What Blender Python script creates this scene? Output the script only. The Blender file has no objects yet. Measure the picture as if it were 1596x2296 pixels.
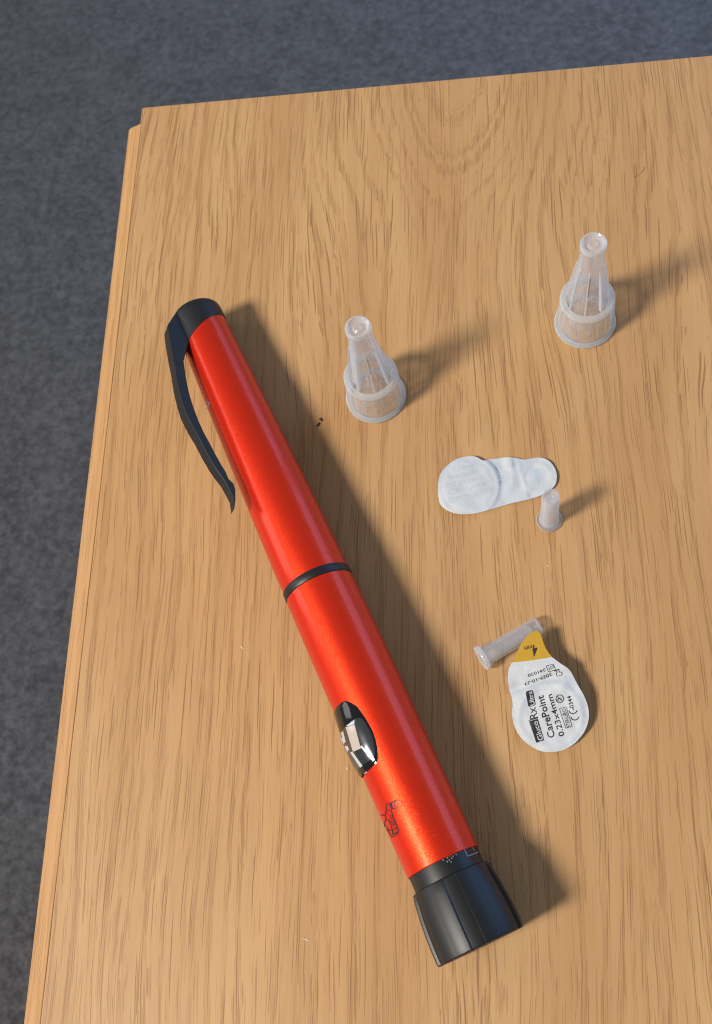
import bpy, bmesh, math, random
from mathutils import Vector, Matrix
from mathutils.geometry import delaunay_2d_cdt

sc = bpy.context.scene
COL = sc.collection
rng = random.Random(7)

# ------------------------------------------------------------------ camera
CAMP = Vector((10.19612, -22.77464, 23.97))                 # centimetres
RX = Vector((0.99004187, 0.01582783, -0.13988059))          # picture right
RD = Vector((-0.03644451, -0.93096439, -0.36328653))        # picture down
RF = Vector((-0.13597388, 0.36476675, -0.92111689))         # view direction
FPX = 2376.943
PW, PH = 1596.0, 2295.4
cd = bpy.data.cameras.new('camera')
cam = bpy.data.objects.new('camera', cd)
COL.objects.link(cam)
m = Matrix.Identity(4)
for i in range(3):
    m[i][0] = RX[i]; m[i][1] = -RD[i]; m[i][2] = -RF[i]; m[i][3] = CAMP[i] * 0.01
cam.matrix_world = m
cd.sensor_fit = 'VERTICAL'
cd.sensor_height = 24.0
cd.lens = 24.0 * FPX / PH
cd.clip_start = 0.01
cd.clip_end = 50
cd.dof.use_dof = True
cd.dof.focus_distance = 0.235
cd.dof.aperture_fstop = 26
sc.camera = cam

# ------------------------------------------------------------------ light
sc.view_settings.view_transform = 'Standard'
sc.view_settings.look = 'None'
sc.view_settings.exposure = 0.0
sc.view_settings.gamma = 1.0
w = bpy.data.worlds.new('World')
sc.world = w
w.use_nodes = True
bg = w.node_tree.nodes['Background']
bg.inputs[0].default_value = (1.0, 0.97, 0.95, 1)
bg.inputs[1].default_value = 0.24


def lamp(name, loc, target, power, color, sx, sy=None):
    l = bpy.data.lights.new(name, 'AREA')
    l.energy = power
    l.color = color
    if sy:
        l.shape = 'RECTANGLE'; l.size = sx; l.size_y = sy
    else:
        l.shape = 'DISK'; l.size = sx
    o = bpy.data.objects.new(name, l)
    COL.objects.link(o)
    o.location = loc
    o.rotation_euler = (Vector(target) - Vector(loc)).to_track_quat('-Z', 'Y').to_euler()
    return o


key = lamp('room_lamp', (-1.14, -0.86, 1.50), (-0.07, -0.17, -0.1), 11.5, (1.0, 0.94, 0.86), 0.40)
key.data.spread = math.radians(84)
lamp('back_window', (1.15, 1.05, 0.45), (0.50, 0.75, -0.70), 13, (0.18, 0.46, 1.0), 1.7, 0.95).data.spread = math.radians(132)
lamp('side_soft_light', (-1.9, 0.15, 0.55), (0.05, -0.1, 0.0), 7, (0.97, 0.98, 1.0), 0.9, 0.9)  # soft area light added at the left for pale reflections on the pen

sc.cycles.max_bounces = 14
sc.cycles.transparent_max_bounces = 40
sc.cycles.transmission_bounces = 12
sc.cycles.caustics_reflective = False
sc.cycles.caustics_refractive = False
sc.cycles.sample_clamp_indirect = 6
sc.cycles.filter_width = 1.15


# ------------------------------------------------------------------ picking points in the place
def ray(px):
    return RX * ((px[0] - PW / 2) / FPX) + RD * ((px[1] - PH / 2) / FPX) + RF


def at(px, z=0.0):
    """point at height z (cm) above the table seen at photograph position px (1596 wide)"""
    d = ray(px)
    return CAMP + d * ((z - CAMP.z) / d.z)


def zoomed(x0, y0, k):
    return lambda p: ((p[0] * k + x0) / 1.78446, (p[1] * k + y0) / 1.78446)


# ------------------------------------------------------------------ scene helpers
BASE = {}


def empty(name, loc=(0, 0, 0)):
    o = bpy.data.objects.new(name, None)
    o.empty_display_size = 0.01
    COL.objects.link(o)
    o.location = Vector(loc) * 0.01
    BASE[o.name] = Vector(loc)
    return o


def tag(o, label=None, cat=None, group=None, kind=None):
    for k, v in (('label', label), ('category', cat), ('group', group), ('kind', kind)):
        if v:
            o[k] = v
    return o


def mk(name, verts, faces, mat, parent=None, smooth=True, angle=35, loc=None, mats=None, fmat=None):
    """verts in cm (scene coordinates); stored relative to the parent's base"""
    b = Vector(loc) if loc is not None else (BASE[parent.name] if parent else Vector((0, 0, 0)))
    me = bpy.data.meshes.new(name)
    me.from_pydata([(Vector(v) - b) * 0.01 for v in verts], [], faces)
    me.update()
    for mm in (mats or [mat]):
        me.materials.append(mm)
    if fmat:
        for p, i in zip(me.polygons, fmat):
            p.material_index = i
    if smooth:
        me.polygons.foreach_set('use_smooth', [True] * len(me.polygons))
        me.set_sharp_from_angle(angle=math.radians(angle))
    o = bpy.data.objects.new(name, me)
    COL.objects.link(o)
    BASE[o.name] = b
    if parent:
        o.parent = parent
        if loc is not None:
            o.location = (b - BASE[parent.name]) * 0.01
    elif loc is not None:
        o.location = b * 0.01
    return o


def bevel(o, width, seg=2, angle=30):
    md = o.modifiers.new('bevel', 'BEVEL')
    md.width = width * 0.01; md.segments = seg
    md.limit_method = 'ANGLE'; md.angle_limit = math.radians(angle)
    return md


def lathe(profile, n=64, close_start=False, close_end=False, origin=(0, 0, 0)):
    """profile of (r, z), turned about the z axis"""
    vs, fs, rings = [], [], []
    ox, oy, oz = origin
    for r, z in profile:
        if r < 1e-6:
            rings.append([len(vs)]); vs.append((ox, oy, oz + z))
        else:
            rings.append(list(range(len(vs), len(vs) + n)))
            for i in range(n):
                a = 2 * math.pi * i / n
                vs.append((ox + r * math.cos(a), oy + r * math.sin(a), oz + z))
    for a, b in zip(rings, rings[1:]):
        if len(a) == 1 and len(b) == 1:
            continue
        for i in range(n):
            j = (i + 1) % n
            if len(a) == 1:
                fs.append((a[0], b[j], b[i]))
            elif len(b) == 1:
                fs.append((a[i], a[j], b[0]))
            else:
                fs.append((a[i], a[j], b[j], b[i]))
    return vs, fs


# ------------------------------------------------------------------ node helpers
class NT:
    def __init__(s, name):
        s.mat = bpy.data.materials.new(name)
        s.mat.use_nodes = True
        s.t = s.mat.node_tree
        s.t.nodes.clear()
        s.out = s.t.nodes.new('ShaderNodeOutputMaterial')

    def n(s, typ, ins=None, out=0, **props):
        nd = s.t.nodes.new('ShaderNode' + typ)
        for k, v in props.items():
            setattr(nd, k, v)
        for k, v in (ins or {}).items():
            if hasattr(v, 'is_linked') or isinstance(v, bpy.types.NodeSocket):
                s.t.links.new(v, nd.inputs[k])
            else:
                nd.inputs[k].default_value = v
        return nd.outputs[out]

    def m(s, op, a, b=0.0, c=None):
        d = {0: a, 1: b}
        if c is not None:
            d[2] = c
        return s.n('Math', d, operation=op)

    def step(s, v, lo, hi, a=0.0, b=1.0):
        return s.n('MapRange', {0: v, 1: lo, 2: hi, 3: a, 4: b}, interpolation_type='SMOOTHSTEP')

    def mix(s, f, a, b, blend='MIX'):
        nd = s.t.nodes.new('ShaderNodeMix')
        nd.data_type = 'RGBA'; nd.blend_type = blend
        for i, v in ((0, f), (6, a), (7, b)):
            if isinstance(v, bpy.types.NodeSocket):
                s.t.links.new(v, nd.inputs[i])
            else:
                nd.inputs[i].default_value = v if i == 0 else (*v, 1)
        return nd.outputs[2]

    def noise(s, vec, scale=1.0, detail=2.0, rough=0.5, dims='3D', dist=0.0):
        return s.n('TexNoise', {'Vector': vec, 'Scale': scale, 'Detail': detail, 'Roughness': rough,
                                'Distortion': dist}, noise_dimensions=dims)

    def surf(s, sock):
        s.t.links.new(sock, s.out.inputs[0])
        return s.mat

    def scaled(s, vec, sx, sy, sz):
        return s.n('VectorMath', {0: vec, 1: (sx, sy, sz)}, operation='MULTIPLY')


def simple(name, col, rough=0.5, metal=0.0, spec=0.5, coat=0.0, coat_rough=0.05, bump=0.0, bscale=1500.0, var=0.0):
    t = NT(name)
    ins = {'Base Color': (*col, 1), 'Roughness': rough, 'Metallic': metal, 'Specular IOR Level': spec,
           'Coat Weight': coat, 'Coat Roughness': coat_rough}
    pos = t.n('TexCoord', out=3)
    if var:
        nz = t.noise(pos, 400, 3)
        ins['Base Color'] = t.mix(nz, tuple(c * (1 - var) for c in col), tuple(min(1, c * (1 + var)) for c in col))
    if bump:
        nz = t.noise(pos, bscale, 2)
        ins['Normal'] = t.n('Bump', {'Height': nz, 'Strength': bump, 'Distance': 0.0001})
    return t.surf(t.n('BsdfPrincipled', ins))


# ------------------------------------------------------------------ oak
def oak(name, off=(0, 0, 0), straight=False, warm=0.0):
    t = NT(name)
    oc = t.n('TexCoord', out=3)
    P = t.n('VectorMath', {0: oc, 1: (100, 100, 100)}, operation='MULTIPLY')
    P = t.n('VectorMath', {0: P, 1: off}, operation='ADD')
    sep = t.t.nodes.new('ShaderNodeSeparateXYZ')
    t.t.links.new(P, sep.inputs[0])
    x, y = sep.outputs[0], sep.outputs[1]
    z = sep.outputs[2]
    if straight:
        x = t.m('ADD', x, t.m('MULTIPLY', z, 0.8))
    # slow wander of the fibres
    wl = t.noise(t.scaled(P, 0.30, 0.055, 0.3), 1.0, 1.5)
    wm = t.noise(t.scaled(P, 1.3, 0.22, 0.6), 1.0, 2.0)
    xw = t.m('ADD', x, t.m('MULTIPLY', t.m('SUBTRACT', wl, 0.5), 1.7 if not straight else .4))
    xw = t.m('ADD', xw, t.m('MULTIPLY', t.m('SUBTRACT', wm, 0.5), 0.16))
    # growth rings: a cone cut by the board gives a cathedral near the far edge, straight grain elsewhere
    dx = t.m('MULTIPLY', t.m('SUBTRACT', xw, 9.25), 1.30)
    d = t.m('MULTIPLY', t.m('SUBTRACT', 1.0, y), 0.50)
    a = t.m('SMOOTH_MIN', d, 2.7, 0.6)
    R = t.m('SQRT', t.m('ADD', t.m('MULTIPLY', dx, dx), t.m('MULTIPLY', a, a)))
    if straight:
        R = xw
    zig = t.noise(t.n('CombineXYZ', {0: t.m('MULTIPLY', xw, 13.0), 1: t.m('MULTIPLY', y, 0.85), 2: 3.0}), 1.0, 2.0)
    R = t.m('ADD', R, t.m('MULTIPLY', t.m('SUBTRACT', zig, 0.5), 0.42))
    band = t.n('TexNoise', {'W': t.m('MULTIPLY', R, 3.6), 'Detail': 2.2, 'Roughness': 0.55, 'Scale': 1.0},
               noise_dimensions='1D')
    ew = t.step(band, 0.49, 0.62)
    # slow patchiness along the board
    patch = t.noise(t.scaled(P, 0.55, 0.10, 0.5), 1.0, 2.0)
    # pores: dark dashes that follow the fibres, dense in the early wood
    jog = t.noise(t.scaled(P, 3.0, 0.9, 0.6), 1.0, 2.0)
    xp = t.m('ADD', xw, t.m('MULTIPLY', t.m('SUBTRACT', jog, 0.5), 0.055))

    def dashes(fx, fy, seed, r0, r1, soft, gate=None, keep=0.0):
        """lens-shaped vessels scattered one per cell; gate keeps them to the early wood"""
        v = t.n('CombineXYZ', {0: t.m('ADD', t.m('MULTIPLY', xp, fx), seed), 1: t.m('MULTIPLY', y, fy), 2: 0.0})
        nd = t.t.nodes.new('ShaderNodeTexVoronoi')
        nd.voronoi_dimensions = '2D'
        t.t.links.new(v, nd.inputs['Vector'])
        nd.inputs['Scale'].default_value = 1.0
        sp = t.t.nodes.new('ShaderNodeSeparateColor')
        t.t.links.new(nd.outputs['Color'], sp.inputs[0])
        r = t.m('ADD', r0, t.m('MULTIPLY', sp.outputs[0], r1 - r0))
        f = t.step(t.m('SUBTRACT', r, nd.outputs['Distance']), 0.0, soft)
        f = t.m('MULTIPLY', f, t.m('ADD', 0.45, t.m('MULTIPLY', sp.outputs[1], 0.55)))
        if gate is not None:
            f = t.m('MULTIPLY', f, t.step(t.m('ADD', gate, t.m('MULTIPLY', t.m('SUBTRACT', sp.outputs[2], 0.5), 0.9)), 0.40 - keep, 0.60 - keep))
        return f

    pore1 = dashes(18.0, 0.23, 0.0, 0.06, 0.25, 0.04)
    pore2 = dashes(30.0, 0.30, 31.0, 0.18, 0.40, 0.07, gate=ew)
    pore3 = dashes(42.0, 0.46, 77.0, 0.10, 0.36, 0.08, gate=ew, keep=0.20)
    ln1 = t.noise(t.n('CombineXYZ', {0: t.m('MULTIPLY', xp, 52.0), 1: t.m('MULTIPLY', y, 0.22), 2: 41.0}), 1.0, 1.0)
    line = t.m('MULTIPLY', t.step(ln1, 0.60, 0.70), t.m('ADD', 0.35, t.m('MULTIPLY', ew, 0.65)))
    # fine fibre streaks and flecks
    fib = t.noise(t.n('CombineXYZ', {0: t.m('MULTIPLY', xp, 62.0), 1: t.m('MULTIPLY', y, 0.35), 2: 11.0}), 1.0, 2.0)
    wide = t.noise(t.n('CombineXYZ', {0: t.m('MULTIPLY', xw, 4.2), 1: t.m('MULTIPLY', y, 0.10), 2: 23.0}), 1.0, 2.5)
    fleck = t.noise(P, 46.0, 2.0, 0.6)
    base = t.mix(t.step(patch, 0.3, 0.7), (0.462, 0.252, 0.100), (0.540, 0.318, 0.137))
    base = t.mix(t.step(wide, 0.36, 0.68, 0.0, 0.36), base, (0.420, 0.235, 0.098))
    base = t.mix(t.m('MULTIPLY', ew, 0.30), base, (0.345, 0.180, 0.068))
    base = t.mix(t.step(fib, 0.38, 0.70, 0.0, 0.26), base, (0.340, 0.180, 0.075))
    base = t.mix(t.step(fleck, 0.45, 0.68, 0.0, 0.20), base, (0.62, 0.42, 0.235))
    base = t.mix(t.m('MULTIPLY', line, 0.48), base, (0.285, 0.135, 0.045))
    c = t.mix(t.m('MULTIPLY', pore2, 0.70), base, (0.255, 0.118, 0.038))
    c = t.mix(t.m('MULTIPLY', pore3, 0.56), c, (0.265, 0.125, 0.042))
    c = t.mix(t.m('MULTIPLY', pore1, 0.80), c, (0.200, 0.092, 0.034))
    if warm:
        c = t.mix(warm, c, (0.43, 0.235, 0.085))
    h = t.m('SUBTRACT', t.m('MULTIPLY', fleck, 0.35), t.m('ADD', t.m('MULTIPLY', pore1, 0.6), t.m('MULTIPLY', pore2, 0.3)))
    nrm = t.n('Bump', {'Height': h, 'Strength': 0.16, 'Distance': 0.0002})
    rg = t.m('ADD', 0.43, t.m('MULTIPLY', fleck, 0.16))
    return t.surf(t.n('BsdfPrincipled', {'Base Color': c, 'Roughness': rg, 'Specular IOR Level': 0.42, 'Normal': nrm}))


# ------------------------------------------------------------------ carpet (floor)
def carpet_mat():
    t = NT('carpet_pile')
    p = t.n('TexCoord', out=3)
    a = t.noise(p, 24, 4, 0.65)
    b = t.noise(p, 110, 3, 0.65)
    c = t.noise(p, 360, 2, 0.6)
    v = t.m('ADD', t.m('MULTIPLY', a, 0.24), t.m('ADD', t.m('MULTIPLY', b, 0.46), t.m('MULTIPLY', c, 0.30)))
    col = t.mix(t.step(v, 0.36, 0.66), (0.034, 0.033, 0.034), (0.110, 0.107, 0.108))
    nrm = t.n('Bump', {'Height': v, 'Strength': 0.6, 'Distance': 0.006})
    return t.surf(t.n('BsdfPrincipled', {'Base Color': col, 'Roughness': 0.95, 'Specular IOR Level': 0.15,
                                         'Sheen Weight': 0.25, 'Sheen Roughness': 0.6, 'Normal': nrm}))


FZ = -70.0
g = 60
vs, fs = [], []
for j in range(g + 1):
    for i in range(g + 1):
        X = -300 + 600 * i / g; Y = -300 + 600 * j / g
        vs.append((X, Y, FZ + 0.25 * math.sin(X * 0.31 + Y * 0.17) * math.sin(Y * 0.23)))
for j in range(g):
    for i in range(g):
        k = j * (g + 1) + i
        fs.append((k, k + 1, k + g + 2, k + g + 1))
tag(mk('carpet', vs, fs, carpet_mat(), loc=(0, 0, FZ)), 'dark grey blue carpet on the floor below the table', None, None, 'structure')

# ------------------------------------------------------------------ table
TB = (30, -35, FZ)
table = tag(empty('wooden_table', TB), 'light oak table with a coved moulding along its left edge', 'table')
OAK = oak('oak_veneer', TB)
OAKE = oak('oak_edging', TB, straight=True, warm=0.16)
X1, Y0 = 62.0, -70.0
TH = -2.2


def prism(profile, y0, y1, nseg=1):
    """closed profile in (x, z) swept along y"""
    vs, fs = [], []
    n = len(profile)
    for j in range(nseg + 1):
        y = y0 + (y1 - y0) * j / nseg
        vs += [(px, y, pz) for px, pz in profile]
    for j in range(nseg):
        for i in range(n):
            k = (i + 1) % n
            fs.append((j * n + i, j * n + k, (j + 1) * n + k, (j + 1) * n + i))
    fs.append(tuple(range(n - 1, -1, -1)))
    fs.append(tuple(nseg * n + i for i in range(n)))
    return vs, fs


r_ = 0.035
vs, fs = prism([(0.0045, TH), (0.0045, 0.0), (X1, 0.0), (X1, TH)], Y0, -0.0)
top = mk('top_panel', vs, fs, OAK, table, smooth=False)
bevel(top, 0.03, 3)
# moulded edge: short upright, cove, lip, then the front face
prof = [(0.002, -0.012), (-0.012, -0.004), (-0.035, -0.03), (-0.06, -0.12), (-0.115, -0.34), (-0.16, -0.47), (-0.23, -0.58),
        (-0.32, -0.665), (-0.42, -0.715), (-0.53, -0.755), (-0.62, -0.79), (-0.70, -0.835), (-0.755, -0.90),
        (-0.775, -0.98), (-0.775, TH + 0.06), (-0.74, TH), (0.002, TH)]
vs, fs = prism(prof, Y0, -0.004)
mk('edge_moulding', vs, fs, OAKE, table, angle=25)
# carcass under the top, set well back from the edges
for nm, (xa, xb, ya, yb) in (('side_panel', (4, 5.8, -62, -6)), ('side_panel', (54, 55.8, -62, -6)),
                             ('back_panel', (5.9, 53.9, -8, -7))):
    vs, fs = prism([(xa, FZ + 0.3), (xa, TH - 0.01), (xb, TH - 0.01), (xb, FZ + 0.3)], ya, yb)
    mk(nm, vs, fs, OAKE, table, smooth=False)

# ------------------------------------------------------------------ pen
PK = 1.010
PA = Vector((2.5, -7.9874, 0.72))
PB = Vector((8.8771, -21.8, 0.95))
PU = (PB - PA).normalized()
PS = PU.cross(Vector((0, 0, 1))).normalized()       # towards the table's left edge
PUP = PS.cross(PU).normalized()
RK = [(-0.6, 0.645), (-.2, .657), (1, .672), (2, .70), (3, .728), (4.5, .77), (6, .80), (7, .815), (8, .826), (8.2, .83), (9, .838),
      (10, .842), (11, .837), (12, .826), (13.5, .815), (14.75, .803), (18, .79)]


def rad(s):
    for (a, ra), (b, rb) in zip(RK, RK[1:]):
        if s <= b:
            t = max(0.0, (s - a) / (b - a))
            return ra + (rb - ra) * t
    return RK[-1][1]


def pp(s, th, r):
    """point on the pen: along, degrees from the top towards the left, radius"""
    a = math.radians(th)
    return PA + PU * (s * PK) + PUP * (r * math.cos(a)) + PS * (r * math.sin(a))


def on_pen(px, r=None):
    d = ray(px).normalized()
    wv = CAMP - PA
    s = 8.0
    for _ in range(25):
        rr = r if r else rad(s)
        a = d - PU * d.dot(PU); b = wv - PU * wv.dot(PU)
        qa = a.dot(a); qb = 2 * a.dot(b); qc = b.dot(b) - rr * rr
        k = (-qb - math.sqrt(max(qb * qb - 4 * qa * qc, 0))) / (2 * qa)
        v = CAMP + d * k - PA
        s = v.dot(PU) / PK
    return s, math.degrees(math.atan2(v.dot(PS), v.dot(PUP)))


def tube(name, rings, mat, parent, n=96, cap0=False, cap1=False, sfun=None, rfun=None, angle=35):
    """rings of (s, r); sfun(s, theta) may tilt a ring, rfun(s, r, theta) may shape it"""
    vs, fs = [], []
    for k, (s, r) in enumerate(rings):
        for i in range(n):
            th = 360.0 * i / n
            ss = sfun(k, s, th) if sfun else s
            rr = rfun(k, s, r, th) if rfun else r
            vs.append(pp(ss, th, rr))
    for k in range(len(rings) - 1):
        for i in range(n):
            j = (i + 1) % n
            fs.append((k * n + i, k * n + j, (k + 1) * n + j, (k + 1) * n + i))
    if cap0:
        fs.append(tuple(range(n - 1, -1, -1)))
    if cap1:
        fs.append(tuple((len(rings) - 1) * n + i for i in range(n)))
    return mk(name, vs, fs, mat, parent, angle=angle)


def red_paint():
    t = NT('red_metallic_paint')
    p = t.n('TexCoord', out=3)
    vor = t.n('TexVoronoi', {'Vector': p, 'Scale': 9000.0}, out=1)
    cen = t.n('VectorMath', {0: vor, 1: (0.5, 0.5, 0.5)}, operation='SUBTRACT')
    jit = t.n('VectorMath', {0: cen, 1: (0.20, 0.20, 0.20)}, operation='MULTIPLY')
    geo = t.n('NewGeometry', out=1)
    nf = t.n('VectorMath', {0: t.n('VectorMath', {0: geo, 1: jit}, operation='ADD')}, operation='NORMALIZE')
    lw = t.n('LayerWeight', {'Blend': 0.35}, out=1)
    col = t.mix(lw, (0.74, 0.046, 0.007), (0.54, 0.015, 0.008))
    wear = t.noise(p, 160, 5, 0.65)
    base = t.n('BsdfPrincipled', {'Base Color': (0.78, 0.024, 0.008, 1), 'Roughness': 0.42, 'Specular IOR Level': 0.2,
                                  'Coat Weight': 0.45, 'Coat Roughness': t.step(wear, 0.35, 0.8, 0.11, 0.22), 'Coat IOR': 1.42})
    met = t.n('BsdfPrincipled', {'Base Color': col, 'Metallic': 1.0, 'Roughness': 0.37, 'Normal': nf,
                                 'Coat Weight': 0.45, 'Coat Roughness': t.step(wear, 0.35, 0.8, 0.11, 0.22), 'Coat IOR': 1.42})
    nd = t.t.nodes.new('ShaderNodeMixShader')
    nd.inputs[0].default_value = 0.62
    t.t.links.new(base, nd.inputs[1]); t.t.links.new(met, nd.inputs[2])
    return t.surf(nd.outputs[0])


RED = red_paint()
BLACK = simple('black_satin_plastic', (0.008, 0.009, 0.010), 0.44, spec=0.45, bump=0.12, bscale=4500, var=0.3)
BLACKR = simple('black_soft_plastic', (0.009, 0.010, 0.012), 0.50, spec=0.42, bump=0.2, bscale=2600, var=0.3)
GLOSSB = simple('black_gloss_plastic', (0.004, 0.004, 0.005), 0.10, spec=0.5, coat=0.3)
CHROME = simple('dark_chrome', (0.20, 0.22, 0.24), 0.15, metal=1.0)
BEIGE = simple('pale_scale_drum', (0.47, 0.40, 0.35), 0.22, coat=0.6, coat_rough=0.04)
INK = simple('black_ink', (0.022, 0.016, 0.018), 0.5, spec=0.3)
GREYINK = simple('grey_ink', (0.30, 0.31, 0.33), 0.5)
CHIP = simple('pale_chipped_paint', (0.80, 0.50, 0.48), 0.5)

pen = tag(empty('injection_pen', PA.lerp(PB, 0.5) * 1.0), 'red metallic injection pen with black clip and black dose knob lying diagonally across the table', 'pen')
pen.location.z = 0
BASE[pen.name] = Vector((BASE[pen.name].x, BASE[pen.name].y, 0))


def smooth_rings(s0, s1, n, dr=0.0):
    return [(s0 + (s1 - s0) * i / n, rad(s0 + (s1 - s0) * i / n) + dr) for i in range(n + 1)]


def obl(th):
    return 0.62 + 0.30 * math.sin(math.radians(th))


# red cap sleeve, cut obliquely at its far end
NR = 26


def cap_s(k, s, th):
    f = k / NR
    a = obl(th)
    return a + (7.985 - a) * f


tube('pen_cap', [(7.985 * k / NR, 0) for k in range(NR + 1)], RED, pen, sfun=cap_s,
     rfun=lambda k, s, r, th: rad(cap_s(k, s, th)) - (0.012 if k in (0, NR) else 0.0))
# black end piece
ER = [(-0.235, 0.30), (-0.225, 0.55), (-0.20, 0.62), (-0.15, 0.652), (-0.06, 0.668), (0.1, 0.68), (0.25, 0.68), (1.0, 0.70)]


def end_s(k, s, th):
    if k < 5:
        return s
    f = (k - 4) / 3.0
    return -0.06 + (obl(th) + 0.06 - 0.006) * f


def end_r(k, s, r, th):
    if k < 5:
        return r
    return rad(end_s(k, s, th)) + (0.008 if k < 7 else -0.004)


endp = tube('cap_end', ER, BLACKR, pen, cap0=True, sfun=end_s, rfun=end_r)

# pocket clip: a bowed band standing off the left side of the pen
THC = 57.0
a_ = math.radians(THC)
CR = PUP * math.cos(a_) + PS * math.sin(a_)          # radial
CN = PUP * math.sin(a_) - PS * math.cos(a_)          # towards the upper side edge
HW = 0.21


def clip_pt(px):
    d = ray(px)
    o = PA + CN * HW
    k = (o - CAMP).dot(CN) / d.dot(CN)
    v = CAMP + d * k - o
    return v.dot(PU), v.dot(CR)


outer = [(376.3, 727.3), (379, 748), (382.6, 770.8), (387, 795), (392.4, 820), (395.5, 842), (399.4, 863.5), (406, 892), (414.5, 919.8),
         (429, 950), (446, 979.8), (461, 1010), (477.7, 1039.9), (489, 1057), (501.4, 1073), (512, 1092), (521.9, 1111), (526.5, 1139)]
inner = [(528.4, 1120), (528.2, 1096.8), (523.5, 1082.5), (512.4, 1071.5), (502, 1056), (491.9, 1039.9), (479, 1017), (466.6, 992.5),
         (453, 968), (441.4, 941.9), (431, 915), (422.4, 888.2), (416, 861), (411.4, 834.5), (408.0, 808)]
po = [clip_pt(p) for p in outer]
pi = [clip_pt((p[0] + (4 if p[1] < 1060 else 0), p[1])) for p in inner]
poly = [(-0.16, 0.50), (-0.13, 0.66)] + [p for p in po] + pi + [(0.78, 0.60), (0.75, 0.45)]
# keep the first outline points at the root attached to the end piece
nP = len(poly)
vs = []
for hw in (HW, -HW):
    for s, r in poly:
        tp_ = max(0.0, min(1.0, (s - 2.2) / 3.2))
        vs.append(PA + PU * s + CR * r + CN * (hw if hw > 0 else hw * (1 - 0.55 * tp_)))
fs = [tuple(range(nP - 1, -1, -1)), tuple(nP + i for i in range(nP))]
for i in range(nP):
    j = (i + 1) % nP
    fs.append((i, j, nP + j, nP + i))
clip = mk('clip', vs, fs, BLACKR, endp, angle=28)
bevel(clip, 0.04, 3, 40)

# joint ring, barrel, collar
tube('joint_ring', [(7.99, .80), (7.99, .829), (8.005, .838), (8.175, .840), (8.19, .832), (8.19, .80)], BLACK, pen)
tube('pen_barrel', [(8.195, rad(8.2) - 0.014)] + smooth_rings(8.205, 14.73, 24) + [(14.745, rad(14.74) - 0.012), (14.745, 0.76)], RED, pen)
tube('collar', [(14.70, .76), (14.75, .770), (15.2, .772)], BLACK, pen)

# dose knob with wide lands and narrow recesses
KR = [(15.06, .70), (15.065, .80), (15.085, .842), (15.13, .862), (15.3, .895), (15.55, .928), (15.85, .952), (16.15, .964), (16.40, .966),
      (16.455, .960), (16.48, .94), (16.48, .5)]


def ridge(th):
    # 60 degree period: recess from -10 to 9, land from 9 to 50
    p = (th + 10.0) % 60.0
    e = 0.9
    if p < 19 - e:
        return 0.0 if p > e else 1 - p / e
    if p < 19 + e:
        return (p - 19 + e) / (2 * e)
    return 1.0


def knob_r(k, s, r, th):
    if k < 2 or k > 10:
        return r
    p = ((th + 10.0) % 60.0 - 39.5) / 20.5
    land = 0.012 * max(0, 1 - abs(p)) if ridge(th) > 0.9 else 0
    fall = min(1.0, (s - 15.06) / 0.25)
    return r - 0.042 * fall * (1 - ridge(th)) - land * fall


tube('dose_knob', KR, BLACK, pen, n=360, cap1=True, rfun=knob_r, angle=20)

# dose window: black gloss frame, raised faceted lens, pale drum behind its flat
TM = 64.0
HWS = [(10.955, 22), (10.993, 32), (11.089, 39), (11.242, 46), (11.443, 49), (11.644, 51.3), (11.835, 52.2), (12.017, 51.3), (12.208, 48), (12.371, 43.6), (12.438, 40.5), (12.476, 36), (12.5, 26)]


def hw(s):
    for (a, ra), (b, rb) in zip(HWS, HWS[1:]):
        if s <= b:
            return ra + (rb - ra) * max(0, (s - a) / (b - a))
    return HWS[-1][1]


vs, fs = [], []
ns, nt = 30, 26
for i in range(ns + 1):
    s = 10.955 + (12.50 - 10.955) * i / ns
    h = hw(s)
    for j in range(nt + 1):
        q = -1 + 2 * j / nt
        th = TM + h * q
        e = min(1.0, min((1 - abs(q)) * h / 5.0, (s - 10.955) / 0.06, (12.50 - s) / 0.06))
        e = max(e, 0.0)
        lift = 0.018 * math.sqrt(e) if e > 0 else -0.01
        ramp = max(0.0, min(1.0, (s - 10.98) / 0.42)) * max(0, 1 - (q * q)) * 0.055
        vs.append(pp(s, th, rad(s) + lift + ramp))
for i in range(ns):
    for j in range(nt):
        k = i * (nt + 1) + j
        fs.append((k, k + nt + 1, k + nt + 2, k + 1))
frame = mk('dose_window', vs, fs, GLOSSB, pen, angle=50)

LS0, LS1 = 11.357, 12.467


def dome_r(s, th):
    p = (s - LS0) / (LS1 - LS0) * 2 - 1
    hh = hw(s) - 3.0
    q = (th - TM) / hh
    e = max(0.0, 1 - abs(p) ** 3.2) * max(0.0, 1 - abs(q) ** 2.6)
    return rad(s) + 0.014 + 0.095 * e ** 0.8


vs, fs = [], []
ns, nt = 28, 36
for i in range(ns + 1):
    s = LS0 + (LS1 - LS0) * i / ns
    h = hw(s) - 3.0
    for j in range(nt + 1):
        th = TM + h * (-1 + 2 * j / nt)
        vs.append(pp(s, th, dome_r(s, th)))
for i in range(ns):
    for j in range(nt):
        k = i * (nt + 1) + j
        fs.append((k, k + nt + 1, k + nt + 2, k + 1))
lens = mk('window_lens', vs, fs, CHROME, frame, angle=60)
GLINT = simple('painted_glint_silver', (0.48, 0.53, 0.57), 0.32, metal=0.2)  # pale silver colour standing in for bright reflections on the lens
ZW = zoomed(1250, 2750, 0.2193)


def on_dome(p, off):
    r = 0.93
    for _ in range(8):
        s, th = on_pen(ZW(p), r)
        r = r * 0.4 + dome_r(s, th) * 0.6
    return pp(s, th, dome_r(s, th) + off)


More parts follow.
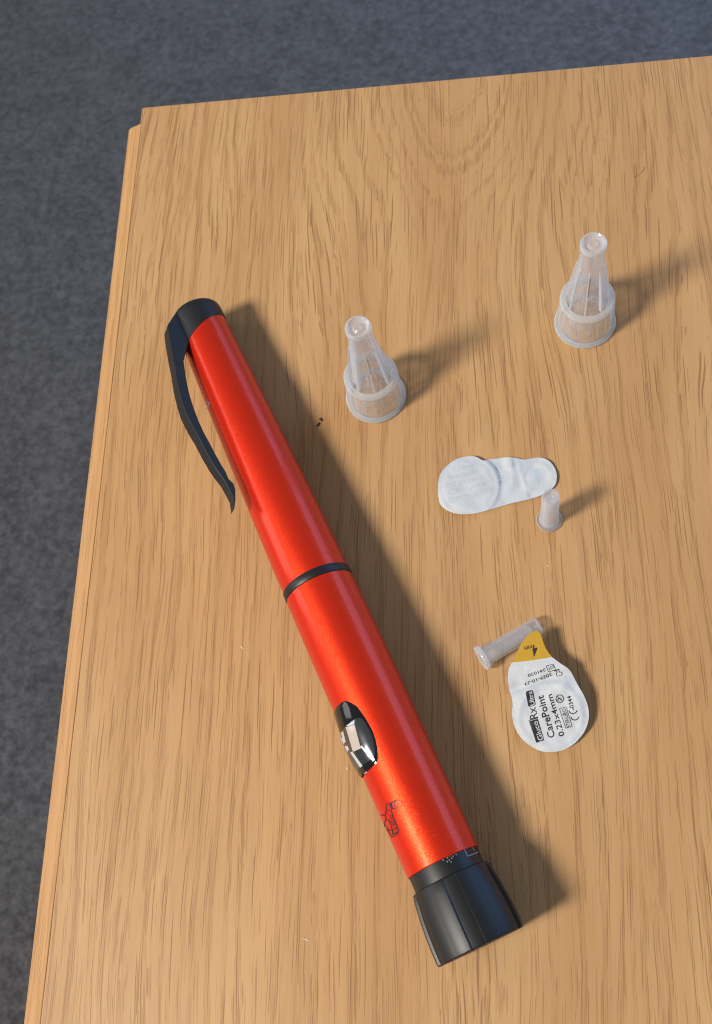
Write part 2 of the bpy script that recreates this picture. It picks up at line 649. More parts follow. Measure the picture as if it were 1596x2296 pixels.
def patch(name, quad, mat, nu, nv):
    """thin inlay that follows the dome"""
    top_, low = [], []
    for i in range(nu + 1):
        for j in range(nv + 1):
            u, v = i / nu, j / nv
            p = [(quad[0][d] * (1 - u) + quad[1][d] * u) * (1 - v) + (quad[3][d] * (1 - u) + quad[2][d] * u) * v for d in (0, 1)]
            top_.append(on_dome(p, 0.006)); low.append(on_dome(p, -0.004))
    n = len(top_)
    w_ = nv + 1
    fs = []
    for i in range(nu):
        for j in range(nv):
            k = i * w_ + j
            fs += [(k, k + w_, k + w_ + 1, k + 1), (n + k, n + k + 1, n + k + w_ + 1, n + k + w_)]
    rim = [j for j in range(nv)] + [i * w_ + nv for i in range(nu)] + [nu * w_ + nv - j for j in range(nv)] + [(nu - i) * w_ for i in range(nu)]
    for a, b in zip(rim, rim[1:] + rim[:1]):
        fs.append((a, b, n + b, n + a))
    o = mk(name, top_ + low, fs, mat, frame, angle=40)
    bm = bmesh.new(); bm.from_mesh(o.data); bmesh.ops.recalc_face_normals(bm, faces=bm.faces); bm.to_mesh(o.data); bm.free()
    return o


patch('dose_drum', [(606, 722), (772, 690), (884, 1110), (742, 1172)], BEIGE, 6, 10)
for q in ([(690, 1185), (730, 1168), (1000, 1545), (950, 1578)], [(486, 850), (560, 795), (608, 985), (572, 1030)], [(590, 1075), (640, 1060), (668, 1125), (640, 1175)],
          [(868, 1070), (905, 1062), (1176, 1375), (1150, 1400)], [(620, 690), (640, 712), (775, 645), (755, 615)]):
    patch('glint_strip', q, GLINT, 2, 8)  # painted glints: inlaid pale strips imitate reflections, no real trim here


# ------------------------------------------------------------------ flat print as thin ribbons
def ribbon(points, width, to3d, closed=False):
    """polyline in a flat space -> strip of quads mapped to the surface"""
    pts = list(points)
    out, faces = [], []
    if closed:
        pts = pts + [pts[0]]
    for i, p in enumerate(pts):
        a = pts[i - 1] if i > 0 else (pts[-2] if closed else p)
        b = pts[i + 1] if i < len(pts) - 1 else (pts[1] if closed else p)
        dx, dy = b[0] - a[0], b[1] - a[1]
        L = math.hypot(dx, dy) or 1
        nx, ny = -dy / L * width / 2, dx / L * width / 2
        out.append(to3d((p[0] + nx, p[1] + ny))); out.append(to3d((p[0] - nx, p[1] - ny)))
    for i in range(len(pts) - 1):
        faces.append((2 * i, 2 * i + 1, 2 * i + 3, 2 * i + 2))
    return out, faces


def arc(cx, cy, rx, ry=None, a0=0, a1=360, n=28, rot=0):
    ry = ry or rx
    o = []
    c, s_ = math.cos(math.radians(rot)), math.sin(math.radians(rot))
    for i in range(n + 1):
        a = math.radians(a0 + (a1 - a0) * i / n)
        x, y = rx * math.cos(a), ry * math.sin(a)
        o.append((cx + x * c - y * s_, cy + x * s_ + y * c))
    return o


def dense(pts, step):
    o = [pts[0]]
    for a, b in zip(pts, pts[1:]):
        L = math.hypot(b[0] - a[0], b[1] - a[1])
        n = max(1, int(L / step))
        for i in range(1, n + 1):
            o.append((a[0] + (b[0] - a[0]) * i / n, a[1] + (b[1] - a[1]) * i / n))
    return o


class Print:
    def __init__(s):
        s.v, s.f = [], []

    def add(s, vf):
        k = len(s.v)
        s.v += vf[0]
        s.f += [tuple(i + k for i in f) for f in vf[1]]

    def line(s, pts, wd, to3d, closed=False, step=None):
        pts = dense(pts + [pts[0]] if closed else pts, step) if step else pts
        s.add(ribbon(pts, wd, to3d))

    def build(s, name, mat, parent):
        return mk(name, s.v, s.f, mat, parent, smooth=False)


ZE = zoomed(1480, 3150, 0.3133)


def pen_map(r_off, r=None):
    def f(p):
        s, th = on_pen(ZE(p), (r + r_off) if r else None)
        return pp(s, th, (r if r else rad(s)) + r_off)
    return f


bar = [o for o in COL.objects if o.name == 'pen_barrel'][0]
em = Print()
mp = pen_map(0.0035)
ln = lambda pts, wd=9: em.line(pts, wd * 1.3, mp, step=18)
ln(arc(360, 210, 50), 9); ln(arc(330, 222, 55, a0=75, a1=285), 12); ln(arc(312, 228, 52, a0=100, a1=268), 8)
ln([(268, 200), (214, 202), (207, 284), (273, 295), (266, 202)], 7)
ln([(236, 215), (255, 216)], 10)
ln([(207, 284), (196, 352), (140, 352)], 12); ln([(196, 352), (204, 400), (182, 462)], 10)
ln([(204, 405), (238, 418), (266, 462), (278, 520), (292, 545)], 9)
ln([(273, 295), (300, 385), (333, 462), (366, 540), (356, 588), (276, 636)], 10)
ln([(292, 545), (288, 600), (352, 566)], 12); ln([(216, 528), (258, 548), (290, 542)], 11); ln([(215, 500), (220, 540), (262, 604), (278, 632)], 9)
ln([(252, 356), (283, 348), (287, 370), (262, 378), (266, 402), (292, 396)], 8)
ln([(292, 412), (326, 476), (302, 488), (270, 425)], 7); ln([(318, 512), (338, 508), (342, 534), (322, 538), (318, 512)], 7)
ln([(182, 462), (198, 500)], 12)
em.build('emblem', INK, bar)
for o in ('collar',):
    col_o = [q for q in COL.objects if q.name == o][0]
DUST = simple('pale_dust', (0.55, 0.30, 0.26), 0.8)
for zz, pts_ in ((zoomed(1480, 3150, 0.3133), [(1036, 578, 9), (620, 340, 6), (820, 610, 5)]), (zoomed(1050, 2150, 0.5639), [(850, 957, 6), (700, 640, 3.5), (470, 700, 3)])):
    for x_, y_, r_ in pts_:
        c_ = []
        for q_ in arc(x_, y_, r_ * 0.8, r_ * 0.55, n=9, rot=x_)[:-1]:
            st_ = on_pen(zz(q_)); c_.append(pp(st_[0], st_[1], rad(st_[0]) + 0.004))
        mk('dust_speck', c_, [tuple(range(len(c_)))], DUST, bar, smooth=False)
cm_ = Print()
mc = pen_map(0.003, 0.772)
cm_.line([(1204, 785), (1244, 876), (1300, 858), (1378, 826)], 13, mc, step=20)
cm_.line([(1306, 748), (1328, 806)], 11, mc, step=20)
for (x, y) in ((1100, 855), (1060, 876), (1044, 902), (1036, 950), (986, 946), (990, 897), (935, 925), (1012, 925), (1020, 872)):
    cm_.line(arc(x, y, 4.5, n=8), 9, mc)
cm_.build('collar_marking', GREYINK, col_o)
capo = [q for q in COL.objects if q.name == 'pen_cap'][0]
Z1 = zoomed(500, 1100, 0.5639)
pc = Print()
mz = lambda p: (lambda st: pp(st[0], st[1], rad(st[0]) + 0.006))(on_pen(Z1(p)))
pc.line([(576, 942), (598, 922), (598, 908), (584, 898), (570, 902)], 13, mz, step=6)
pc.build('paint_chip', CHIP, capo)


# ------------------------------------------------------------------ translucent plastic
def frosted(name, tint, base, edge, power=2.2, rough=0.16, gl=0.03, gle=0.30):
    t = NT(name)
    p = t.n('TexCoord', out=3)
    nz = t.noise(p, 700, 3, 0.6)
    lw = t.n('LayerWeight', {'Blend': 0.5}, out=1)
    f = t.m('ADD', base, t.m('MULTIPLY', t.m('POWER', lw, power), edge))
    f = t.m('MINIMUM', t.m('MULTIPLY', f, t.step(nz, 0.2, 0.8, 0.98, 1.02)), 1.0)
    dif = t.n('BsdfDiffuse', {'Color': (*tint, 1)})
    tra = t.n('BsdfTranslucent', {'Color': (*tint, 1)})
    m1 = t.n('MixShader', {0: 0.45, 1: dif, 2: tra})
    clear = t.n('BsdfTransparent', {'Color': (0.985, 0.985, 0.988, 1)})
    m2 = t.n('MixShader', {0: f, 1: clear, 2: m1})
    glo = t.n('BsdfGlossy', {'Color': (1, 1, 1, 1), 'Roughness': rough})
    gf = t.m('ADD', gl, t.m('MULTIPLY', t.m('POWER', lw, 4.0), gle))
    return t.surf(t.n('MixShader', {0: gf, 1: m2, 2: glo}))


PLA = frosted('clear_frosted_plastic', (0.86, 0.94, 1.0), 0.085, 0.55, 2.6, 0.06, 0.05, 0.45)
PLR = frosted('frosted_plastic_rim', (0.88, 0.95, 1.0), 0.32, 0.55, 1.8, 0.06, 0.07, 0.4)
PLF = frosted('frosted_plastic_flange', (0.90, 0.96, 1.0), 0.58, 0.40, 1.8, 0.08, 0.07, 0.4)
PLH = frosted('milky_hub_plastic', (0.92, 0.95, 0.98), 0.08, 0.4, 2.0)
PLI = frosted('milky_sleeve_plastic', (0.86, 0.92, 1.0), 0.21, 0.50, 1.8, 0.08, 0.05, 0.4)
STEEL = simple('needle_steel', (0.06, 0.06, 0.07), 0.3, metal=1.0)


def cone_r(z):
    return 0.283 + (0.445 - 0.283) * max(0, (3.0 - z)) / 1.9


def outer_cap(label):
    root = tag(empty('needle_shield'), label, 'needle cap', 'clear outer needle caps standing on the table')
    # skirt (lower bell)
    v, f = lathe([(0.66, 0.10), (0.745, 0.10), (0.733, 0.16), (0.720, 0.30), (0.668, 0.95), (0.655, 1.03), (0.615, 1.03), (0.672, 0.3), (0.66, 0.10)], 80)
    mk('skirt', v, f, PLA, root)
    v, f = lathe([(0.66, 0.0), (0.755, 0.0), (0.772, 0.03), (0.770, 0.075), (0.750, 0.098), (0.66, 0.098), (0.66, 0.0)], 80)
    mk('flange', v, f, PLF, root)
    v, f = lathe([(0.56, 1.035), (0.655, 1.035), (0.672, 1.07), (0.668, 1.15), (0.640, 1.19), (0.585, 1.20), (0.535, 1.185), (0.515, 1.15), (0.50, 1.12), (0.56, 1.035)], 80)
    mk('shoulder', v, f, PLR, root)
    v, f = lathe([(0.492, 1.125), (0.455, 1.17), (cone_r(1.25), 1.25), (cone_r(1.6), 1.6), (cone_r(2.4), 2.4), (cone_r(2.95), 2.95), (0.284, 3.08), (0.29, 3.13), (0.282, 3.15), (0.285, 3.24),
                  (0.22, 3.24), (0.222, 3.0), (cone_r(2.4) - .06, 2.4), (cone_r(1.6) - .06, 1.6), (0.39, 1.16), (0.42, 1.125), (0.492, 1.125)], 72)
    mk('cone', v, f, PLA, root)
    v, f = lathe([(0.22, 3.245), (0.288, 3.245), (0.304, 3.28), (0.306, 3.36), (0.292, 3.41), (0.262, 3.425), (0.235, 3.405), (0.222, 3.35),
                  (0.20, 3.315), (0.125, 3.31), (0.115, 3.345), (0.085, 3.365), (0.03, 3.355), (0.0, 3.345)], 56)
    mk('tip_rim', v, f, PLR, root)
    for k in range(8):
        a = 2 * math.pi * (k + 0.28) / 8
        dr, tn = Vector((math.cos(a), math.sin(a), 0)), Vector((-math.sin(a), math.cos(a), 0))
        pr = [(0.458, 1.20), (0.535, 1.195), (0.530, 1.30), (cone_r(2.0) + 0.075, 2.0), (cone_r(2.55) + 0.040, 2.55), (cone_r(2.68) + 0.004, 2.68), (cone_r(1.9) + 0.002, 1.9)]
        vs = [dr * r + tn * h + Vector((0, 0, z)) for h in (-0.016, 0.016) for r, z in pr]
        n = len(pr)
        fs = [tuple(range(n)), tuple(n + i for i in range(n - 1, -1, -1))] + [(i, (i + 1) % n, n + (i + 1) % n, n + i) for i in range(n)]
        mk('fin', vs, fs, PLR, root, smooth=False)
    vs, fs = [], []
    for k in range(16):
        a = 2 * math.pi * (k + 0.1) / 16
        dr, tn = Vector((math.cos(a), math.sin(a), 0)), Vector((-math.sin(a), math.cos(a), 0))
        b = len(vs)
        for z, r in ((0.26, 0.672), (0.86, 0.622)):
            for rr in (r - 0.03, r - 0.004):
                for h in (-0.010, 0.010):
                    vs.append(dr * rr + tn * h + Vector((0, 0, z)))
        fs += [tuple(b + i for i in q) for q in ((0, 1, 3, 2), (4, 6, 7, 5), (0, 2, 6, 4), (1, 5, 7, 3), (0, 4, 5, 1))]
    mk('ribbing', vs, fs, PLR, root, smooth=False)
    return root


def pen_needle(label):
    root = tag(empty('pen_needle'), label, 'needle', 'needle hubs inside the clear caps')
    v, f = lathe([(0.42, 0.30), (0.435, 0.30), (0.43, 0.72), (0.40, 0.755), (0.20, 0.76), (0.19, 0.80), (0.135, 0.80), (0.11, 1.18), (0.09, 1.20), (0.0, 1.205)], 48)
    mk('hub', v, f, PLH, root)
    v, f = lathe([(0.027, 1.2), (0.027, 1.95), (0.0, 2.05)], 10)
    mk('cannula', v, f, STEEL, root)
    return root


def place(root, x, y, z=0.0, rz=0.0):
    root.location = (x * 0.01, y * 0.01, z * 0.01)
    root.rotation_euler = (0, 0, rz)


def copy_tree(o, label=None):
    c = o.copy()
    COL.objects.link(c)
    if label:
        c['label'] = label
    for ch in [q for q in COL.objects if q.parent is o]:
        d = copy_tree(ch)
        d.parent = c
    return c


cap1 = outer_cap('clear plastic needle cap standing beside the red pen, nearer the table\'s left edge')
cap2 = copy_tree(cap1, 'clear plastic needle cap standing alone near the far right of the table')
place(cap1, 7.127, -10.134, 0, 0.0)
place(cap2, 12.471, -8.326, 0, 0.37)
nd1 = pen_needle('milky needle hub inside the clear cap beside the red pen')
nd2 = copy_tree(nd1, 'milky needle hub with a visible needle inside the far right clear cap')
place(nd1, 7.127, -10.134, 0, 0.0)
place(nd2, 12.471, -8.326, 0, 1.1)


def sleeve(label):
    root = tag(empty('needle_sleeve'), label, 'needle sleeve', 'small milky inner needle sleeves')
    v, f = lathe([(0.155, 0.02), (0.16, 0.0), (0.285, 0.0), (0.298, 0.02), (0.298, 0.085), (0.288, 0.10), (0.245, 0.105), (0.155, 0.105), (0.155, 0.02)], 56)
    mk('flange', v, f, PLR, root)
    v, f = lathe([(0.16, 0.11), (0.242, 0.11), (0.236, 0.16), (0.222, 0.19), (0.216, 0.24), (0.206, 1.36), (0.203, 1.50), (0.188, 1.542), (0.165, 1.553), (0.105, 1.553),
                  (0.092, 1.535), (0.062, 1.525), (0.05, 1.53), (0.038, 1.52), (0.030, 1.45), (0.0, 1.44)], 48)
    v2, f2 = lathe([(0.0, 1.34), (0.10, 1.33), (0.145, 1.28), (0.150, 1.2), (0.16, 0.11)], 48)
    k = len(v)
    mk('barrel', v + v2, f + [tuple(i + k for i in q) for q in f2], PLI, root)
    return root


sl1 = sleeve('small milky needle sleeve standing upright beside the blank backed label')
sl2 = copy_tree(sl1, 'small milky needle sleeve lying under the yellow tab of the printed label')
place(sl1, 11.306, -13.685)
# lying sleeve: flange rim and tip rest on the table
ZB = zoomed(1850, 2420, 0.3759)
fl = at(ZB((192, 574)), 0.29)
tp = at(ZB((795, 222)), 0.21)
ax = (tp - fl); hl = math.hypot(ax.x, ax.y)
el = math.asin((0.206 - 0.298) / 1.55)
zax = Vector((ax.x / hl * math.cos(el), ax.y / hl * math.cos(el), math.sin(el)))
sl2.rotation_euler = zax.to_track_quat('Z', 'Y').to_euler()
sl2.location = (fl.x * 0.01, fl.y * 0.01, 0.00299)


# ------------------------------------------------------------------ peel-off labels
def paper(name, col, tra=0.22):
    t = NT(name)
    p = t.n('TexCoord', out=3)
    a = t.noise(p, 420, 4, 0.65)
    b = t.noise(p, 2600, 2, 0.6)
    c = t.mix(t.step(a, 0.35, 0.7), tuple(x * 0.93 for x in col), col)
    nrm = t.n('Bump', {'Height': t.m('ADD', a, t.m('MULTIPLY', b, 0.4)), 'Strength': 0.42, 'Distance': 0.0003})
    pr = t.n('BsdfPrincipled', {'Base Color': c, 'Roughness': 0.6, 'Specular IOR Level': 0.3, 'Normal': nrm})
    tr = t.n('BsdfTranslucent', {'Color': c})
    return t.surf(t.n('MixShader', {0: tra, 1: pr, 2: tr}))


PAPER = paper('white_label_paper', (0.66, 0.70, 0.745))
YELLOW = paper('yellow_label_ink', (0.60, 0.36, 0.030))
CREAM = paper('cream_label_back', (0.66,0.68,0.68))
GHOST = simple('show_through_ink', (0.50, 0.555, 0.60), 0.7, spec=0.2)
GHOSTB = simple('blue_show_through_ink', (0.42, 0.56, 0.66), 0.7, spec=0.2)


def catmull(pts, sub=3):
    o = []
    n = len(pts)
    for i in range(n):
        p0, p1, p2, p3 = pts[i - 1], pts[i], pts[(i + 1) % n], pts[(i + 2) % n]
        for k in range(sub):
            t = k / sub
            o.append(tuple(0.5 * ((2 * p1[d]) + (-p0[d] + p2[d]) * t + (2 * p0[d] - 5 * p1[d] + 4 * p2[d] - p3[d]) * t * t
                                  + (-p0[d] + 3 * p1[d] - 3 * p2[d] + p3[d]) * t ** 3) for d in (0, 1)))
    return o


def inside(p, poly):
    c = False
    n = len(poly)
    j = n - 1
    for i in range(n):
        xi, yi = poly[i]; xj, yj = poly[j]
        if (yi > p[1]) != (yj > p[1]) and p[0] < (xj - xi) * (p[1] - yi) / (yj - yi) + xi:
            c = not c
        j = i
    return c


def sheet(name, poly, h, Z, mat, parent, step, thick=0.008):
    pts = [Vector(p) for p in poly]
    edges = [(i, (i + 1) % len(pts)) for i in range(len(pts))]
    xs = [p[0] for p in poly]; ys = [p[1] for p in poly]
    y = min(ys)
    row = 0
    while y < max(ys):
        x = min(xs) + (row % 2) * step / 2
        while x < max(xs):
            if inside((x, y), poly):
                if min((x - p[0]) ** 2 + (y - p[1]) ** 2 for p in poly) > (step * 0.45) ** 2:
                    pts.append(Vector((x, y)))
            x += step
        y += step * 0.87
        row += 1
    v, e, f, *_ = delaunay_2d_cdt(pts, edges, [], 1, 1e-4)
    V = [at(Z(p), h(p) + thick) for p in v]
    Lw = [at(Z(p), h(p)) for p in v]
    n = len(V)
    tris = []
    for t in f:
        a, b, c = (V[i] for i in t)
        tris.append(tuple(t) if (b - a).cross(c - a).z > 0 else tuple(reversed(t)))
    used = {}
    for t in tris:
        for i in range(len(t)):
            used[(t[i], t[(i + 1) % len(t)])] = 1
    faces = tris + [tuple(n + i for i in reversed(t)) for t in tris]
    for (a, b) in used:
        if (b, a) not in used:
            faces.append((b, a, n + a, n + b))
    return mk(name, V + Lw, faces, mat, parent, angle=50)


def text_mesh(body, bold=0.0, shear=0.0):
    cu = bpy.data.curves.new('txt', 'FONT')
    cu.body = body
    cu.size = 1.0
    cu.offset = bold
    cu.shear = shear
    cu.resolution_u = 3
    o = bpy.data.objects.new('txt', cu)
    COL.objects.link(o)
    dg = bpy.context.evaluated_depsgraph_get()
    me = bpy.data.meshes.new_from_object(o.evaluated_get(dg))
    v = [(q.co.x, q.co.y) for q in me.vertices]
    f = [tuple(p.vertices) for p in me.polygons]
    bpy.data.objects.remove(o); bpy.data.curves.remove(cu); bpy.data.meshes.remove(me)
    return v, f


def put_text(pr, body, p0, p1, height, to3d, bold=0.0, shear=0.0, flip=False):
    """lay text along p0 -> p1 (flat coordinates); height = cap height; letters' up is left of reading in a y-down picture"""
    v, f = text_mesh(body, bold, shear)
    x0 = min(a for a, b in v); x1 = max(a for a, b in v)
    hh = 0.729
    dx, dy = p1[0] - p0[0], p1[1] - p0[1]
    L = math.hypot(dx, dy)
    ux, uy = dx / L, dy / L
    nx, ny = uy, -ux
    if flip:
        nx, ny = -nx, -ny
    sx = L / (x1 - x0); sy = height / hh
    V = [to3d((p0[0] + ux * (a - x0) * sx + nx * b * sy, p0[1] + uy * (a - x0) * sx + ny * b * sy)) for a, b in v]
    pr.add((V, f))


def poly_fill(pr, pts, to3d):
    ring = dense(list(pts) + [pts[0]], 14)[:-1]
    ed = [(i, (i + 1) % len(ring)) for i in range(len(ring))]
    P = [Vector(p) for p in ring]
    y = min(p[1] for p in ring)
    while y < max(p[1] for p in ring):
        x = min(p[0] for p in ring)
        while x < max(p[0] for p in ring):
            if inside((x, y), ring) and min((x - p[0]) ** 2 + (y - p[1]) ** 2 for p in ring) > 60:
                P.append(Vector((x, y)))
            x += 16
        y += 16
    v, e, f, *_ = delaunay_2d_cdt(P, ed, [], 1, 1e-4)
    pr.add(([to3d(p) for p in v], [tuple(t) for t in f]))


def round_box(a, b, c, d, r=0.25, n=5):
    """rounded quadrilateral a-b-c-d"""
    P = [a, b, c, d]
    o = []
    for i in range(4):
        p, q, s = Vector(P[i - 1]), Vector(P[i]), Vector(P[(i + 1) % 4])
        e1 = q + (p - q).normalized() * min((p - q).length, (s - q).length) * r
        e2 = q + (s - q).normalized() * min((p - q).length, (s - q).length) * r
        for k in range(n + 1):
            t = k / n
            o.append(tuple(e1 * (1 - t) ** 2 + q * 2 * t * (1 - t) + e2 * t * t))
    return o


def sstep(a, b, x):
    t = max(0.0, min(1.0, (x - a) / (b - a)))
    return t * t * (3 - 2 * t)


# --- printed label, tab resting on the lying sleeve
OB = [(780, 278), (808, 283), (830, 310), (850, 370), (880, 450), (918, 510), (950, 550), (1000, 590), (1055, 630), (1105, 662), (1145, 700),
      (1170, 740), (1210, 820), (1250, 890), (1290, 960), (1320, 1030), (1338, 1100), (1345, 1170), (1335, 1250), (1305, 1330), (1260, 1400),
      (1205, 1462), (1150, 1503), (1080, 1540), (990, 1562), (900, 1565), (820, 1550), (740, 1510), (670, 1460), (610, 1395), (560, 1310), (535, 1220),
      (527, 1140), (533, 1060), (520, 970), (500, 915), (490, 850), (483, 760), (490, 690), (510, 640), (530, 605), (560, 550), (590, 480), (620, 420), (655, 370),
      (700, 320), (745, 288)]


def hB(p):
    x, y = p[0], p[1]
    h = 0.60 - 0.000435 * (y - 278) + 0.00012 * (x - 900)
    d = math.hypot(x - 935, (y - 1175) * 1.0)
    h += 0.035 * sstep(395, 330, d) - 0.018 * sstep(330, 300, d)       # pressed ring of the sealed rim
    cx = (y - (850 - 0.28 * (x - 700)))
    h -= 0.05 * math.exp(-(cx / 45.0) ** 2)                             # fold across the neck
    h += 0.03 * math.exp(-((y - 660) / 60.0) ** 2) * sstep(480, 900, x)
    h += 0.012 * math.sin(x * 0.021 + y * 0.013) * sstep(600, 800, y)
    h += 0.03 * math.exp(-((x - 1085) ** 2 + (y - 820) ** 2) / 60 ** 2)
    h -= 0.016 * max(0, 1 - abs(y - 905 + 0.42 * (x - 560)) / 26) * sstep(860, 620, x)
    h += 0.012 * max(0, 1 - abs(x - 690 + 0.35 * (y - 700)) / 40) * sstep(860, 760, y) * sstep(600, 680, y)
    h += 0.010 * abs(math.sin(x * 0.017 - y * 0.009 + 0.6)) * sstep(640, 900, y)
    return max(h, 0.006)


lb = tag(empty('peel_label', at(ZB((950, 1200)), 0)), 'printed white peel-off label with a yellow 4mm tab resting on a small sleeve', 'label')
cB = catmull(OB, 3)
yl = lambda x: 612 - (x - 530) * 0.137 + 6 * math.sin((x - 530) / 410 * math.pi)
up_ = [p for p in cB if p[1] < yl(p[0])]
# order the tab's outline: it is contiguous around the list's start
idx = [i for i, p in enumerate(cB) if p[1] < yl(p[0])]
brk = next(k for k in range(len(idx) - 1) if idx[k + 1] != idx[k] + 1)
tab = [cB[i] for i in idx[brk + 1:]] + [cB[i] for i in idx[:brk + 1]]
bot = [p for p in cB if p[1] >= yl(p[0])]
xr, xl_ = 945.0, 530.0
seam = [(xr + (xl_ - xr) * k / 14, yl(xr + (xl_ - xr) * k / 14)) for k in range(15)]
shB = sheet('sheet', bot + list(reversed(seam))[0:], hB, ZB, PAPER, lb, 26)
tbB = sheet('yellow_tab', tab + seam, hB, ZB, YELLOW, lb, 26)
mB = lambda p: at(ZB(p), hB(p) + 0.0135)
mB2 = lambda p: at(ZB(p), hB(p) + 0.0165)
pr = Print()
put_text(pr, 'CarePoint', (985, 1402), (858, 955), 78, mB, 0.016)
put_text(pr, '0.23x4mm', (1086, 1388), (950, 945), 62, mB, 0.014)
put_text(pr, 'Rx', (806, 1200), (775, 1082), 92, mB, 0.004)
pr.line([(703, 1228), (802, 1203)], 8, mB, step=20)
poly_fill(pr, [(708, 1236), (802, 1212), (869, 1440), (785, 1465)], mB)
poly_fill(pr, round_box((702, 1088), (781, 1068), (748, 902), (670, 920), 0.3), mB)
for q in (((1031, 1103), (1103, 1084), (1167, 1292), (1098, 1312)), ):
    pr.line(list(q), 6, mB, closed=True, step=20)
pr.line([(1052, 1172), (1128, 1154)], 6, mB, step=20)
put_text(pr, 'STERILE', (1149, 1296), (1112, 1160), 42, mB, 0.004)
put_text(pr, 'EO', (1110, 1150), (1095, 1098), 42, mB, 0.004)
pr.line(arc(1035, 998, 41), 8, mB)
put_text(pr, '2', (1056, 1018), (1050, 984), 46, mB, 0.01)
pr.line([(1008, 972), (1064, 1024)], 7, mB, step=20)
pr.line(arc(1196, 1188, 42, 36, 15, 195, 18, rot=-12), 10, mB)
pr.line(arc(1176, 1122, 42, 33, 15, 195, 18, rot=-12), 10, mB)
pr.line([(1172, 1088), (1180, 1120)], 9, mB)
put_text(pr, '0344', (1184, 1092), (1152, 962), 46, mB, 0.012)
put_text(pr, '241030', (878, 672), (690, 738), 34, mB, 0.012)
put_text(pr, '2029-10-29', (944, 722), (655, 832), 34, mB, 0.012)
pr.line([(890, 650), (964, 628), (992, 690), (916, 712)], 6, mB, closed=True, step=20)
put_text(pr, 'LOT', (964, 640), (908, 658), 38, mB, 0.006)
pr.line([(975, 702), (1028, 684)], 11, mB, step=20)
pr.line([(990, 697), (1010, 716), (996, 722), (1008, 760), (1062, 742), (1052, 712), (1036, 718), (1022, 690)], 8, mB, step=20)
pr.build('print', INK, shB)
wp = Print()
put_text(wp, 'Gluco', (860, 1432), (795, 1232), 56, mB2, 0.014)
put_text(wp, 'Ultra', (770, 1064), (738, 914), 50, mB2, 0.014)
wp.build('reversed_print', PAPER, shB)
yp = Print()
put_text(yp, '4', (786, 418), (722, 437), 120, mB, 0.02, 0.35)
put_text(yp, 'mm', (735, 424), (652, 446), 52, mB, 0.006, 0.25)
yp.build('print', INK, tbB)

# --- label lying face down
ZA = zoomed(1700, 1750, 0.50125)
OA = [(170, 230), (230, 185), (300, 158), (360, 149), (403, 153), (440, 171), (468, 184), (520, 173), (580, 168), (640, 158), (700, 159), (760, 170), (800, 176), (850, 168),
      (910, 160), (960, 170), (1000, 195), (1030, 235), (1048, 280), (1051, 330), (1040, 375), (1015, 405), (980, 432), (930, 460), (860, 485), (780, 505), (700, 522),
      (620, 545), (575, 559), (520, 575), (450, 595), (380, 608), (310, 612), (250, 608), (195, 590), (150, 565), (120, 530), (108, 480), (103, 420), (105, 370), (115, 310), (138, 265)]


def hA(p):
    x, y = p
    d = math.hypot(x - 345, y - 385)
    inn = sstep(262, 246, d)
    h = 0.030 + 0.055 * inn * sstep(700, 300, y) + 0.02 * inn
    h += 0.012 * sstep(205, 195, d)
    h += 0.045 * math.exp(-((x - 690 - (y - 250) * 0.15) / 28.0) ** 2) * sstep(430, 200, y)
    h += 0.03 * math.exp(-((x - 640) / 30.0) ** 2) * sstep(330, 180, y)
    d2 = math.hypot(x - 895, y - 320)
    h += 0.014 * math.exp(-((d2 - 112) / 10.0) ** 2)
    h += 0.016 * max(0, 1 - abs(x - 760 - (y - 250) * 0.25) / 24) + 0.014 * abs(math.sin(x * 0.021 + y * 0.016)) * sstep(600, 680, x)
    h += 0.012 * abs(math.sin(x * 0.013 - y * 0.011 + 0.5))
    h += 0.03 * sstep(900, 1040, x) + 0.008 * math.sin(x * 0.03 + y * 0.02)
    return max(h, 0.006)


la = tag(empty('peel_label', at(ZA((560, 380)), 0)), 'white peel-off label lying face down with faint mirrored print showing through', 'label')
shA = sheet('sheet', catmull(OA, 3), hA, ZA, PAPER, la, 17)
mA = lambda p: at(ZA(p), hA(p) + 0.0125)
pg = Print()
put_text(pg, 'CE', (222, 236), (275, 226), 36, mA, 0.0, 0, True)
put_text(pg, '0344', (285, 228), (382, 212), 26, mA, 0.0, 0, True)
pg.line(arc(397, 266, 22), 4, mA); put_text(pg, '2', (390, 256), (404, 254), 24, mA, 0, 0, True)
pg.line([(188, 306), (326, 278), (332, 302), (194, 330)], 3, mA, closed=True, step=20)
put_text(pg, 'STERILE EO', (196, 308), (322, 284), 18, mA, 0, 0, True)
put_text(pg, '0.23x4mm', (166, 366), (458, 306), 42, mA, 0.004, 0, True)
put_text(pg, 'CarePoint', (180, 418), (484, 352), 46, mA, 0.006, 0, True)
put_text(pg, 'Rx', (362, 444), (420, 430), 46, mA, 0, 0, True)
pg.line([(190, 486), (345, 448), (355, 484), (200, 522)], 5, mA, closed=True, step=20)
put_text(pg, 'Gluco', (204, 486), (338, 454), 30, mA, 0.004, 0, True)
pg.line(round_box((440, 412), (570, 396), (576, 428), (446, 446), 0.3), 5, mA)
put_text(pg, 'Ultra', (450, 414), (566, 400), 26, mA, 0.004, 0, True)
pg.line([(652, 196), (698, 190), (706, 232), (660, 240)], 4, mA, closed=True, step=20)
put_text(pg, '241030', (612, 225), (640, 350), 22, mA, 0, 0, True)
put_text(pg, '2029-10-29', (566, 215), (600, 380), 22, mA, 0, 0, True)
pg.build('show_through_print', GHOST, shA)
pb = Print()
put_text(pb, '4mm', (885, 240), (925, 352), 40, mA, 0.01, 0, True)
pb.build('show_through_print', GHOSTB, shA)


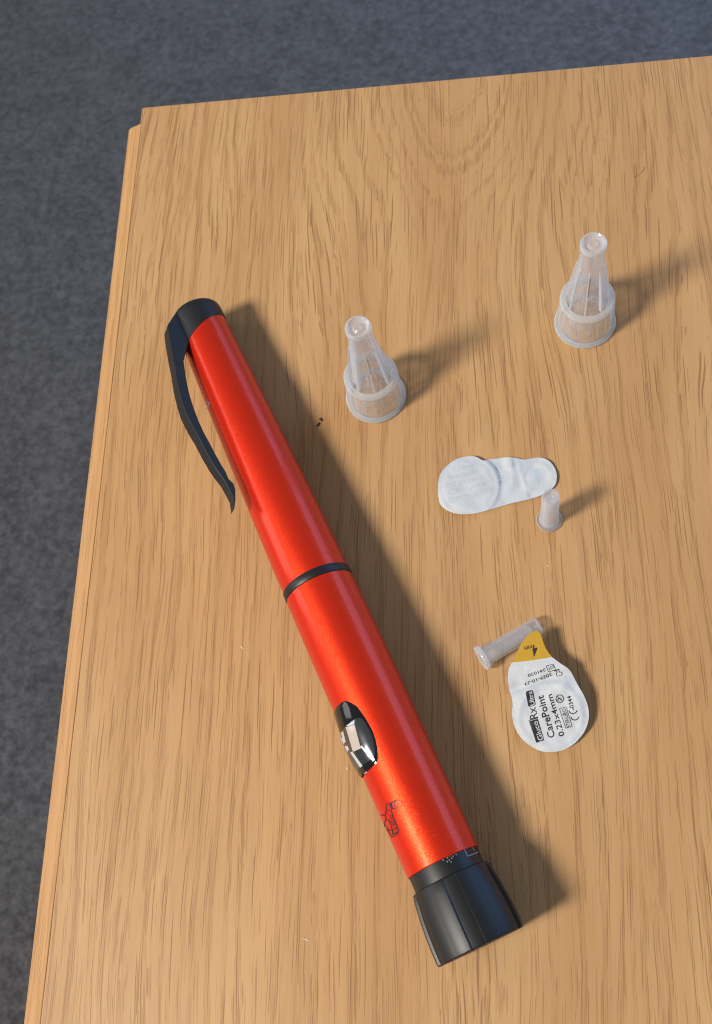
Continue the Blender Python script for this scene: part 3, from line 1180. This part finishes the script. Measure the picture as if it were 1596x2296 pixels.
# ------------------------------------------------------------------ specks on the table
def blob(name, px, lx, ly, rot, hgt, mat, label, cat, group=None, seed=0):
    r = random.Random(seed)
    c = at(px, 0)
    n = 12
    vs, fs = [], []
    ring = []
    for i in range(n):
        a = 2 * math.pi * i / n
        k = 1 + r.uniform(-0.25, 0.25)
        x, y = lx * k * math.cos(a), ly * k * math.sin(a)
        ring.append((x * math.cos(rot) - y * math.sin(rot), x * math.sin(rot) + y * math.cos(rot)))
    for x, y in ring:
        vs.append((c.x + x, c.y + y, 0.001))
    for x, y in ring:
        vs.append((c.x + x * 0.6, c.y + y * 0.6, hgt))
    for i in range(n):
        j = (i + 1) % n
        fs.append((i, j, n + j, n + i))
    fs.append(tuple(n + i for i in range(n)))
    fs.append(tuple(range(n - 1, -1, -1)))
    return tag(mk(name, vs, fs, mat, None, loc=(c.x, c.y, 0)), label, cat, group)


SPECK = simple('dried_red_brown', (0.085, 0.016, 0.012), 0.45)
LINT = simple('white_lint', (0.62, 0.52, 0.42), 0.8)
HAIR = simple('brown_hair', (0.16, 0.06, 0.028), 0.5)
Z3 = zoomed(1150, 1550, 0.188)
blob('dried_speck', Z3((720, 680)), 0.075, 0.045, -0.7, 0.012, SPECK, 'dark red dried speck on the table beside the red pen, the rounder upper one', 'speck', 'dried specks', 3)
blob('dried_speck', Z3((662, 790)), 0.078, 0.036, 1.0, 0.014, SPECK, 'dark red dried speck on the table beside the red pen, the narrower lower one', 'speck', 'dried specks', 5)
for px, lx, ly, ro, lab in (((543, 1451), .05, .016, 2.3, 'tiny white lint fleck on the bare wood left of the red barrel'),
                            ((687, 2106), .09, .014, -.2, 'tiny white lint fleck on the wood left of the black dose knob'),
                            ((779, 1722), .04, .02, 1.4, 'tiny white lint fleck right beside the dose window'),
                            ((1228, 1268), .035, .018, .4, 'tiny white lint fleck below the standing sleeve'),
                            ((746, 898) if False else (798, 1719), .0, .0, 0, '')):
    if lx:
        blob('lint_fleck', px, lx, ly, ro, 0.012, LINT, lab, 'lint', 'white lint flecks', int(px[0]))

hp = [(1420, 398), (1430, 392), (1438, 386), (1443, 379), (1445, 374)]
vs, fs = [], []
for p in hp:
    c = at(p, 0.02)
    vs += [c + Vector((0.006, 0.003, -0.008)), c + Vector((-0.006, -0.003, -0.008)), c + Vector((0, 0, 0.004))]
for i in range(len(hp) - 1):
    for k in range(3):
        fs.append((3 * i + k, 3 * i + (k + 1) % 3, 3 * i + 3 + (k + 1) % 3, 3 * i + 3 + k))
c = at(hp[2], 0)
tag(mk('hair', vs, fs, HAIR, None, loc=(c.x, c.y, 0)), 'short curved brown hair lying on the far right of the table', 'hair')
